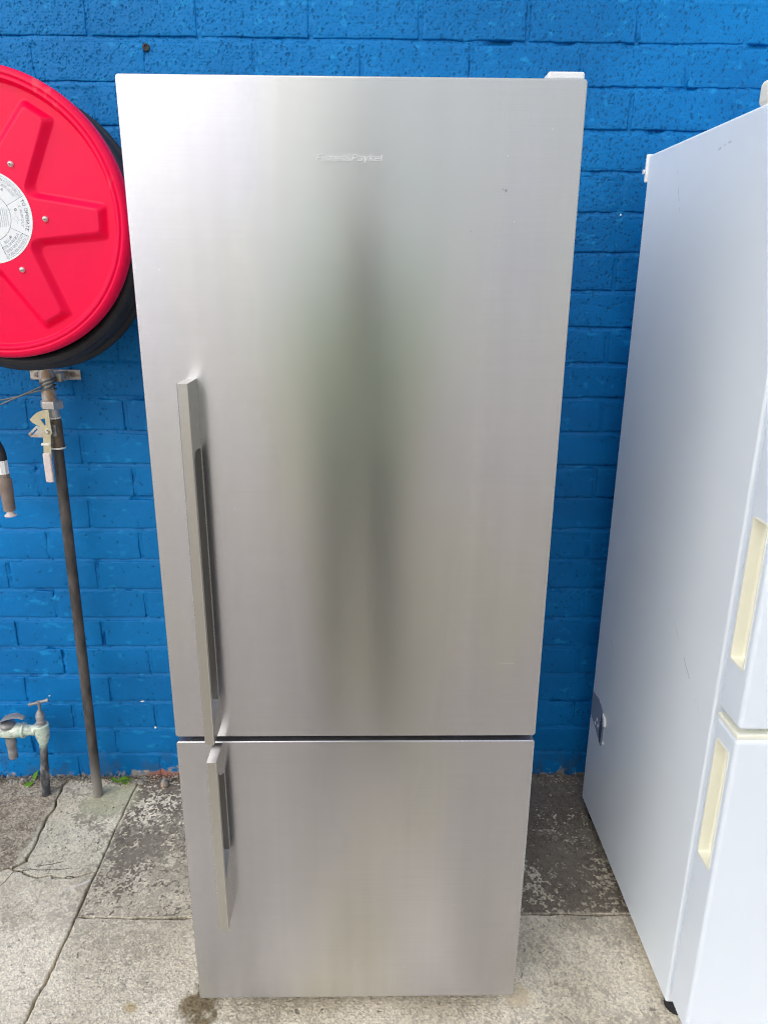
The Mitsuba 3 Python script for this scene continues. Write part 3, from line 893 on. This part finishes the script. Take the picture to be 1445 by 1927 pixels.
rsamp = np.r_[0.002, np.linspace(0.02, 0.085, 8), np.linspace(0.087, 0.2335, 90), np.linspace(0.2345, 0.263, 34)]
disc = polar_disc(0.263, rsamp, 540, disc_height)
front = obj('front_disc', face(disc, RX, RY - 0.006, RZ), 'red_enamel', reel, smooth=40, label='pressed red side plate with six raised arms')
back = polar_disc(0.236, np.r_[0.002, np.linspace(0.03, 0.236, 12)], 120, lambda r, t: 0.004 * np.clip((r - 0.220) / 0.01, 0, 1))
obj('back_disc', face(back, RX, -0.100, RZ), 'red_enamel', reel, smooth=40)
obj('drum', face(trimesh.creation.cylinder(0.09, 0.20, sections=48), RX, -0.198, RZ), 'red_enamel', reel, smooth=40)
obj('wall_bracket', cat(box(RX - 0.06, RX + 0.06, -0.010, -0.001, RZ - 0.14, RZ + 0.14), box(RX - 0.045, RX + 0.045, -0.0615, -0.0105, RZ - 0.045, RZ + 0.045)), 'red_enamel', reel)
# coils of hose: windings between the plates, the outer turns sagging
pts = []
rs = np.random.default_rng(12)
layers = [(0.138, 0), (0.164, 1), (0.190, 0), (0.216, 1), (0.2440, 0)]
for li, (rad, odd) in enumerate(layers):
    turns = 6
    ys = np.linspace(-0.281, -0.128, turns * 64)
    ys = ys if odd == 0 else ys[::-1]
    th = np.linspace(0, 2 * np.pi * turns, turns * 64, endpoint=False)
    wob = 0.004 * np.sin(th * 0.73 + li) + 0.003 * np.sin(th * 1.31 + 2 * li)
    sag = (0.0, 0.002, 0.005, 0.014, 0.032)[li] * (1 + 0.35 * np.sin(th / 2 / np.pi * 2.1 + li))
    rr = rad + wob
    pts.append(np.stack([RX + rr * np.cos(th) + 0.002 * sag / 0.02, ys + 0.003 * np.sin(th * 0.41), RZ + rr * np.sin(th) * (1 + 0 * sag) - sag * (0.55 - 0.45 * np.sin(th))], 1))
coil = np.vstack(pts)
obj('hose', tube(coil, 0.0128, 14), 'black_rubber', reel, smooth=40, label='black rubber hose wound between the plates')
# dome screws
for k in range(6):
    a = math.radians(-1.5 + 60 * k)
    x, z = RX + 0.1075 * math.cos(a), RZ + 0.1075 * math.sin(a)
    s = obj('screw', lathe([(0, 0.0058), (0.0025, 0.0055), (0.0048, 0.0038), (0.0062, 0.001), (0.0063, 0), (0, 0)], 24, axis='-y', at=(x, RY - 0.0197, z)), 'chrome', front, smooth=40)
    obj('screw_slot', cat(face(trimesh.creation.box((0.0042, 0.0011, 0.0005)), x, RY - 0.0257, z), face(trimesh.creation.box((0.0011, 0.0042, 0.0005)), x, RY - 0.0257, z)), 'screw_slot', front)
# the round instruction sticker
YL = RY - 0.0199
stk = obj('instruction_label', face(trimesh.creation.cylinder(0.0835, 0.0009, sections=96), RX, YL, RZ), 'sticker_white', front, label='round white instruction sticker')
YT = YL - 0.0006


def arc_text(text, height, r, mid_deg, y, stretch=1.0):
    """Lettering along an arc, read clockwise, tops outward."""
    m = meshkit.text_mesh(text, height, 0.0002)
    v = np.array(m.vertices)
    w = v[:, 0].max() - v[:, 0].min()
    xx = (v[:, 0] - v[:, 0].min() - w / 2) * stretch
    rr = r + v[:, 1]
    a = math.radians(mid_deg) - xx / r
    return face(trimesh.Trimesh(np.stack([rr * np.cos(a), rr * np.sin(a), v[:, 2]], 1), m.faces, process=False), RX, y, RZ)


def ring(r0, r1, a0=0, a1=360):
    t = np.radians(np.linspace(a0, a1, max(12, int(abs(a1 - a0) / 2))))
    o = [(r1 * math.cos(q), r1 * math.sin(q)) for q in t]
    i = [(r0 * math.cos(q), r0 * math.sin(q)) for q in t[::-1]]
    return sg.Polygon(o + i).buffer(0)


def flat(poly, d=0.0002):
    return face(extrude(poly, d), RX, YT + 0.0003, RZ)


def stroke(pts, w):
    return sg.LineString(pts).buffer(w / 2)


pol = lambda r, d: (r * math.cos(math.radians(d)), r * math.sin(math.radians(d)))
ink, pale = [], []
ink.append(arc_text('TO OPERATE', 0.0064, 0.0710, 3, YT))
pale.append(arc_text('2. RUN OUT', 0.0048, 0.0625, 2, YT))
pale.append(arc_text('1. TURN STOP VALVE', 0.0054, 0.0715, 54, YT, 0.82))
pale.append(arc_text('RELEASE HOSE', 0.0052, 0.0635, 53, YT, 0.86))
for i, s in enumerate(('3. TURN ON WATER AT', 'NOZZLE AND DIRECT', 'STREAM AT BASE', 'OF FIRE')):
    pale.append(arc_text(s, 0.0050, 0.0722 - 0.0076 * i, -47 - 1.5 * i, YT, 0.74))
ruled = [ring(0.0430, 0.0438)] + [stroke([pol(0.0434, d), pol(0.0795, d)], 0.0007) for d in (28, -25, -70, 82)] + [ring(0.0792, 0.0797, 28, 82), ring(0.0792, 0.0797, -70, -25)]
for q in ruled:
    ink.append(flat(q))
ox, oz = pol(0.0555, 14)
ink.append(flat(sg.Point(ox, oz).buffer(0.0026).difference(sg.Point(ox, oz).buffer(0.0014))))
pale.append(flat(stroke([(ox - 0.010, oz + 0.0006), (ox - 0.0025, oz)], 0.0005)))
pale.append(flat(stroke([(ox - 0.001, oz - 0.0028), (ox - 0.002, oz - 0.009), (ox + 0.001, oz - 0.014), (ox + 0.005, oz - 0.0165)], 0.0005)))
for q in ([(0.047, -0.004), (0.0475, 0.001), (0.049, 0.001), (0.0495, -0.004)], [(0.050, -0.007), (0.0525, -0.006), (0.0545, -0.0085), (0.0535, -0.012)]):
    pale.append(flat(stroke(q, 0.0005)))
ink.append(flat(stroke([(0.0565, -0.006), (0.0575, -0.0045), (0.0590, -0.0048)], 0.0008)))
ink.append(flat(stroke([(0.0315, 0.0485), (0.0345, 0.0495), (0.0338, 0.0455)], 0.0012)))
ink.append(flat(stroke([(0.036, -0.0335), (0.0385, -0.0345), (0.0375, -0.037)], 0.0011)))
for i in range(9):
    pale.append(flat(stroke([(0.006 + 0.0038 * i, 0.024 - 0.0012 * i), (0.007 + 0.0038 * i, -0.024 + 0.0012 * i)], 0.0009)))
obj('lettering', cat(*ink), 'print_ink', reel, label='dark print on the instruction sticker')
obj('small_print', cat(*pale), 'print_pale', reel, label='pale small print on the instruction sticker')
# keep lettering under its plate
for nm in ('lettering', 'small_print'):
    scene[f'{front}__{nm}'] = scene.pop(f'{reel}__{nm}')
    labels[f'{front}__{nm}'] = labels.pop(f'{reel}__{nm}')

# hose end and nozzle hanging at the left
hz = spline([(-1.015, -0.20, 1.20), (-0.975, -0.165, 1.13), (-0.905, -0.145, 1.055), (-0.863, -0.14, 1.005), (-0.8545, -0.14, 0.962)], 40)
obj('hose_end', tube(hz, 0.0118, 16), 'black_rubber', reel, smooth=40, label='black hose end leading to the nozzle')
nz = thing('hose_nozzle', 'brown hose nozzle with white collar hanging at the left edge', 'nozzle')
NX, NY = -0.8537, -0.14
obj('collar', lathe([(0, 0.933), (0.0122, 0.933), (0.0122, 0.9655), (0, 0.9655)], 8, at=(NX, NY, 0)), 'white_plastic', nz, smooth=20)
obj('body', lathe([(0, 0.8425), (0.0130, 0.8425), (0.0134, 0.846), (0.0140, 0.875), (0.0148, 0.893), (0.0146, 0.9195), (0.0112, 0.9205), (0.0112, 0.9265), (0.0122, 0.9275), (0.0122, 0.9328), (0, 0.9328)], 40, at=(NX, NY, 0)), 'nozzle_brown', nz, smooth=30)
obj('tip', lathe([(0, 0.8290), (0.0135, 0.8290), (0.0140, 0.8310), (0.0085, 0.8355), (0.0078, 0.8423), (0, 0.8423)], 32, at=(NX + 0.001, NY, 0)), 'pale_sleeve', nz, smooth=30)

# ------------------------------------------------------------------ the water pipe with its stop valve
PX, PY = -0.7490, -0.075
wp = thing('water_pipe', 'tall dark water pipe rising up the wall to a lever stop valve under the reel', 'pipe')
obj('lower_pipe', tube([(PX - 0.0125, PY - 0.004, GZ - 0.02), (PX - 0.006, PY - 0.002, 0.45), (PX, PY, 0.979)], 0.0128, 28), 'weathered_pipe', wp, smooth=40, label='long weathered dark pipe')
obj('union_nut', lathe([(0, 1.0755), (0.0245, 1.0755), (0.0265, 1.0785), (0.0265, 1.0915), (0.0245, 1.0950), (0, 1.0950)], 6, at=(PX, PY, 0)), 'zinc_nut', wp, smooth=25)
obj('upper_pipe', lathe([(0, 1.0952), (0.0165, 1.0952), (0.0165, 1.121), (0.0135, 1.122), (0.0135, 1.136), (0.0162, 1.137), (0.0162, 1.25), (0, 1.25)], 32, at=(PX - 0.004, PY, 0)), 'rusty_galvanised', wp, smooth=30, label='short galvanised pipe with rust')
vb = obj('valve_body', lathe([(0, 0.983), (0.0160, 0.983), (0.0160, 0.990), (0.0150, 0.992), (0.0152, 1.048), (0.0128, 1.052), (0, 1.052)], 32, at=(PX + 0.002, PY, 0)), 'bronze_body', wp, smooth=30, label='dark bronze stop valve body')
obj('spigot', lathe([(0, 1.0575), (0.0145, 1.0575), (0.0145, 1.0753), (0, 1.0753)], 32, at=(PX + 0.001, PY, 0)), 'zinc_nut', vb, smooth=30)
for z0, r0, lab in ((1.0522, 0.0150, 'upper pale thread tape ring'), (0.9792, 0.0175, 'lower pale thread tape ring')):
    obj('thread_tape', lathe([(0, z0), (r0, z0), (r0 + 0.0005, z0 + 0.002), (r0, z0 + 0.004), (0, z0 + 0.004)], 32, at=(PX + 0.001, PY, 0)), 'thread_tape', vb, smooth=30, label=lab)
obj('stem_plate', cat(man2tri(rbox(PX - 0.004, PX + 0.010, PY - 0.0195, PY - 0.0145, 1.012, 1.040, 0.0012))), 'dull_brass', vb, smooth=30)
lev = sg.Polygon([(-0.7455, 1.0783), (-0.7629, 1.0757), (-0.7730, 1.0715), (-0.7813, 1.0652), (-0.7922, 1.0548), (-0.7872, 1.0478), (-0.7793, 1.0426), (-0.7712, 1.0392), (-0.7672, 1.0304), (-0.7665, 1.0164), (-0.768, 0.9987),
                  (-0.7711, 0.9600), (-0.7538, 0.9600), (-0.7485, 1.0164), (-0.7442, 1.0226), (-0.7455, 1.0393)]).difference(sg.Polygon([(-0.7674, 1.0549), (-0.7567, 1.0584), (-0.7564, 1.041), (-0.759, 1.041)]))
lv = obj('lever', face(extrude(lev, 0.0025), 0, -0.1035, 0), 'yellow_zinc', wp, label='yellowish plated quadrant lever of the stop valve')
obj('collar', man2tri(rbox(-0.7735, -0.7518, -0.1085, -0.1000, 0.9925, 0.9985, 0.0025)), 'thread_tape', lv, smooth=30)
obj('sleeve', man2tri(rbox(-0.7730, -0.7540, -0.1100, -0.0995, 0.9025, 0.9748, 0.004)), 'pale_sleeve', lv, smooth=30, label='pale pinkish grip sleeve')
fork = sg.Polygon([(-0.8042, 1.0186), (-0.7824, 1.0389), (-0.7650, 1.0345), (-0.7650, 1.0107), (-0.7983, 1.0115)]).difference(sg.Polygon([(-0.7975, 1.0180), (-0.7955, 1.0155), (-0.7800, 1.0300), (-0.7820, 1.0325)]))
obj('lock_plate', face(extrude(fork, 0.002), 0, -0.0965, 0), 'rusty_galvanised', lv)
obj('bolt', cat(lathe([(0, 0.006), (0.0035, 0.006), (0.0055, 0.004), (0.0058, 0), (0, 0)], 20, axis='-y', at=(-0.7545, -0.1062, 1.0262)), lathe([(0, 0.03), (0.003, 0.03), (0.003, 0), (0, 0)], 16, axis='-y', at=(-0.7545, -0.075, 1.0262))), 'chrome', lv, smooth=30)
# saddle clip that holds the pipe to the wall
br = obj('wall_clip', cat(man2tri(rbox(-0.8215, -0.700, -0.0085, -0.0035, 1.135, 1.1590, 0.0015)), man2tri(rbox(-0.778, -0.7255, -0.062, -0.0088, 1.1365, 1.1575, 0.0015))), 'rusty_galvanised', wp, smooth=30, label='pale metal clip screwed to the wall')
for x in (-0.7183, -0.8024):
    obj('bolt', lathe([(0, 0.004), (0.003, 0.004), (0.0055, 0.0028), (0.0068, 0), (0, 0)], 20, axis='-y', at=(x, -0.0086, 1.1475)), 'nozzle_brown', br, smooth=30)
# wire tied round the pipe
tw = thing('tie_wire', 'thin grey wires twisted round the pipe above the stop valve, running off left', 'wire')
th = np.linspace(0, 2 * np.pi * 3.4, 130)
loop = np.stack([PX - 0.004 + 0.0178 * np.cos(th), PY + 0.0178 * np.sin(th), 1.1180 + 0.0042 * th / np.pi + 0.004 * np.cos(th)], 1)
obj('wrap', tube(loop, 0.0019, 8), 'wire_grey', tw, smooth=True)
obj('strand', tube(spline([(PX - 0.010, PY - 0.0178, 1.1315), (-0.790, -0.098, 1.117), (-0.845, -0.105, 1.094), (-0.95, -0.11, 1.045), (-1.05, -0.12, 1.02)], 40), 0.0020, 8), 'wire_grey', tw, smooth=True)
obj('strand', tube(spline([(PX + 0.010, PY - 0.0168, 1.1245), (-0.785, -0.0965, 1.116), (-0.83, -0.1, 1.104), (-0.90, -0.11, 1.096), (-1.05, -0.12, 1.09)], 40), 0.0020, 8), 'wire_grey', tw, smooth=True)

# ------------------------------------------------------------------ the garden tap
tp = thing('garden_tap', 'greenish brass garden tap on a short grey standpipe at the lower left', 'tap')
TX, TY = -0.8925, -0.075
obj('standpipe', tube([(TX - 0.0165, TY, GZ - 0.02), (TX - 0.010, TY, 0.058), (TX - 0.009, TY, 0.0655), (TX - 0.008, TY, 0.075), (TX - 0.001, TY, 0.158)], [0.0115, 0.0112, 0.0122, 0.0104, 0.0101], 24), 'grey_standpipe', tp, smooth=40)
bd = obj('tap_body', lathe([(0, 0.1495), (0.0115, 0.150), (0.0140, 0.158), (0.0175, 0.172), (0.0192, 0.185), (0.0192, 0.2005), (0.0200, 0.203), (0.0200, 0.2075), (0.0180, 0.2095), (0, 0.2095)], 36, at=(TX, TY, 0)), 'verdigris_brass', tp, smooth=30)
bn = obj('bonnet', lathe([(0, 0.2097), (0.0122, 0.2097), (0.0122, 0.221), (0.0105, 0.2225), (0.0105, 0.226), (0.0118, 0.228), (0.0118, 0.238), (0.0098, 0.240), (0.0098, 0.244), (0.0060, 0.2515), (0.0045, 0.2545), (0, 0.2545)], 30, at=(TX + 0.001, TY, 0)), 'dull_brass', tp, smooth=30)
hd = obj('handle', cat(lathe([(0, 0.2547), (0.0040, 0.2547), (0.0042, 0.272), (0.0062, 0.275), (0.0058, 0.281), (0, 0.2825)], 20, at=(TX + 0.003, TY, 0)),
                       tube([(TX - 0.0225, TY - 0.004, 0.2725), (TX - 0.019, TY - 0.0035, 0.2732), (TX - 0.014, TY - 0.003, 0.274), (TX + 0.002, TY, 0.2775), (TX + 0.018, TY + 0.003, 0.2805), (TX + 0.024, TY + 0.004, 0.2815), (TX + 0.0275, TY + 0.0045, 0.282)],
                            [0.0048, 0.0052, 0.0036, 0.0050, 0.0037, 0.0052, 0.0047], 16)), 'dull_brass', tp, smooth=40, label='small T-bar handle on top')
obj('side_arm', lathe([(0, -0.165), (0.0165, -0.165), (0.0165, -0.112), (0.0205, -0.106), (0.0215, -0.078), (0.0190, -0.056), (0.0165, -0.0525), (0.0215, -0.0510), (0.0215, -0.046), (0.0150, -0.0435), (0.0138, -0.030), (0.0150, -0.016), (0, -0.014)], 32, axis='x', at=(TX, TY, 0.191)), 'verdigris_brass', tp, smooth=30)
sv = obj('lever_valve', lathe([(0, 0.2042), (0.0190, 0.2042), (0.0205, 0.212), (0.0175, 0.2190), (0.008, 0.2225), (0, 0.2230)], 28, at=(TX - 0.088, TY - 0.004, 0)), 'dull_brass', tp, smooth=30)
lvp = [(-0.995, -0.082, 0.2235), (-0.985, -0.086, 0.2335), (-0.968, -0.0885, 0.2420), (-0.950, -0.090, 0.2465), (-0.938, -0.0905, 0.2445), (-0.9265, -0.091, 0.2390)]
lw = [0.012, 0.015, 0.0165, 0.014, 0.011, 0.009]
vtx, fct = [], []
for (x, y, z), w in zip(lvp, lw):
    for dy, dz in ((-w, 0), (-w * 0.6, 0.0035), (w * 0.6, 0.0035), (w, 0), (w * 0.6, -0.0025), (-w * 0.6, -0.0025)):
        vtx.append((x, y + dy, z + dz))
for i in range(len(lvp) - 1):
    for k in range(6):
        a, b = i * 6 + k, i * 6 + (k + 1) % 6
        fct += [(a, b, b + 6), (a, b + 6, a + 6)]
n = (len(lvp) - 1) * 6
fct += [(0, k + 1, k) for k in range(1, 5)] + [(n, n + k, n + k + 1) for k in range(1, 5)]
obj('lever', trimesh.Trimesh(vtx, fct, process=False), 'dull_brass', sv, smooth=40)
obj('spout', lathe([(0, 0.1705), (0.0132, 0.1700), (0.0132, 0.1460), (0.0118, 0.1440), (0.0118, 0.1060), (0.0105, 0.1040), (0, 0.1040)], 28, at=(TX - 0.088, TY - 0.002, 0)), 'dull_brass', tp, smooth=30, label='short downward spout')

# ------------------------------------------------------------------ what stands behind the camera and shows only as reflections: the photographer
def limb(p, q, rp, rq):
    return m3.Manifold.batch_hull([m3.Manifold.sphere(rp, 20).translate(tuple(p)), m3.Manifold.sphere(rq, 20).translate(tuple(q))])


def chain(pts, rs_):
    return [limb(pts[i], pts[i + 1], rs_[i], rs_[i + 1]) for i in range(len(pts) - 1)]


def skin(parts, edge, it=8):
    m = m3.Manifold.batch_boolean(parts, m3.OpType.Add).refine_to_length(edge)
    t = man2tri(m)
    t = trimesh.Trimesh(t.vertices, t.faces, process=True)
    trimesh.smoothing.filter_taubin(t, iterations=it)
    return t


ps = thing('person', 'person in pale green top and dark trousers, reflected blurred in the steel door', 'person')
BX, BY = -0.035, -2.13
body = []
head = (BX, BY + 0.03, 1.60)
body += [m3.Manifold.sphere(1.0, 40).scale((0.072, 0.092, 0.108)).translate(head), limb((BX, BY + 0.055, 1.545), (BX, BY + 0.01, 1.58), 0.048, 0.07)]
body += chain([(BX, BY - 0.01, 1.42), (BX, BY + 0.01, 1.54)], [0.058, 0.052])
body += [m3.Manifold.sphere(0.012, 16).scale((0.8, 1.5, 1.6)).translate((BX, BY + 0.120, 1.588))]
for s in (-1, 1):
    body += [m3.Manifold.sphere(0.03, 16).scale((0.35, 0.7, 1)).translate((BX + s * 0.074, BY + 0.02, 1.595))]
skin_m = skin(body, 0.012, 5)
scene['skin_tone'] = principled((0.42, 0.25, 0.18), 0.5)
scene['green_shirt'] = principled((0.54, 0.72, 0.32), 0.9)
scene['dark_trousers'] = principled((0.055, 0.062, 0.062), 0.9)
scene['shoe'] = principled((0.03, 0.03, 0.03), 0.6)
scene['hair_dark'] = principled((0.11, 0.085, 0.065), 0.6)
scene['phone_black'] = principled((0.01, 0.01, 0.012), 0.2)
scene['eye_white'] = principled((0.7, 0.7, 0.7), 0.3)
torso = [limb((BX - 0.10, BY, 1.30), (BX + 0.10, BY, 1.30), 0.115, 0.115), limb((BX - 0.13, BY - 0.01, 1.40), (BX + 0.13, BY - 0.01, 1.40), 0.065, 0.065), limb((BX - 0.065, BY, 1.02), (BX + 0.065, BY, 1.02), 0.108, 0.108)]
torso = [m3.Manifold.batch_hull([torso[0], torso[1]]), m3.Manifold.batch_hull([torso[0], torso[2]])]
arms, hands = [], []
for s in (-1, 1):
    sh, el, wr = (BX + s * 0.175, BY - 0.005, 1.40), (BX + s * 0.262, BY + 0.05, 1.150), (0.002 + s * 0.072, -1.905, 1.262)
    arms += chain([sh, el, wr], [0.058, 0.047, 0.033])
    palm = (0.002 + s * 0.050, -1.862, 1.288)
    hands += chain([wr, palm], [0.026, 0.024]) + [limb(palm, (0.002 + s * 0.049, -1.838, 1.300), 0.022, 0.016)]
    for f in range(4):
        z = 1.272 + 0.017 * f
        hands += chain([(0.002 + s * 0.050, -1.845, z), (0.002 + s * 0.0475, -1.826, z + 0.003), (0.002 + s * 0.036, -1.8165, z + 0.004), (0.002 + s * (0.020 - 0.003 * (f % 2)), -1.8160, z + 0.003)], [0.0085, 0.0082, 0.0076, 0.0066])
    hands += chain([(0.002 + s * 0.050, -1.860, 1.300), (0.002 + s * 0.040, -1.8475, 1.318), (0.002 + s * 0.022, -1.8430, 1.330)], [0.0105, 0.0092, 0.0078])
shirt = skin(torso + arms, 0.02, 8)
obj('head', skin_m, 'skin_tone', ps, smooth=True)
hm = skin([m3.Manifold.sphere(1.0, 40).scale((0.079, 0.098, 0.100)).translate((BX, BY + 0.018, 1.622)) - m3.Manifold.cube((0.3, 0.2, 0.3), True).translate((BX, BY + 0.155, 1.53))], 0.012, 4)
obj('hair', hm, 'hair_dark', ps, smooth=True)
for s in (-1, 1):
    obj('eye', man2tri(m3.Manifold.sphere(0.012, 20).translate((BX + s * 0.031, BY + 0.105, 1.606))), 'eye_white', ps, smooth=True)
obj('mouth', man2tri(m3.Manifold.sphere(1.0, 20).scale((0.022, 0.006, 0.006)).translate((BX, BY + 0.108, 1.540))), 'skin_tone', ps, smooth=True)
obj('shirt', shirt, 'green_shirt', ps, smooth=True)
obj('hands', skin(hands, 0.004, 4), 'skin_tone', ps, smooth=True)
legs, shoes = [], []
for s in (-1, 1):
    hip, kn, an = (BX + s * 0.075, BY, 0.93), (BX + s * 0.088, BY + 0.02, 0.50), (BX + s * 0.105, BY - 0.01, 0.10)
    legs += chain([hip, kn, an], [0.086, 0.058, 0.048])
    shoes += chain([(an[0], BY - 0.03, GZ + 0.045), (an[0] + s * 0.012, BY + 0.12, GZ + 0.036), (an[0] + s * 0.018, BY + 0.17, GZ + 0.032)], [0.045, 0.040, 0.032])
legs += [limb((BX - 0.06, BY, 0.97), (BX + 0.06, BY, 0.97), 0.100, 0.100)]
obj('trousers', skin(legs, 0.02, 6), 'dark_trousers', ps, smooth=True)
for s in (0, 1):
    obj('shoe', skin(shoes[2 * s:2 * s + 2], 0.012, 4), 'shoe', ps, smooth=True)
ph_ = thing('phone', 'black phone held up by the person reflected in the steel door', 'phone')
scene['phone'] = mikit.ply(man2tri(rbox(-0.036, 0.040, -1.8345, -1.8260, 1.235, 1.392, 0.004)), 'phone_black', smooth=30)
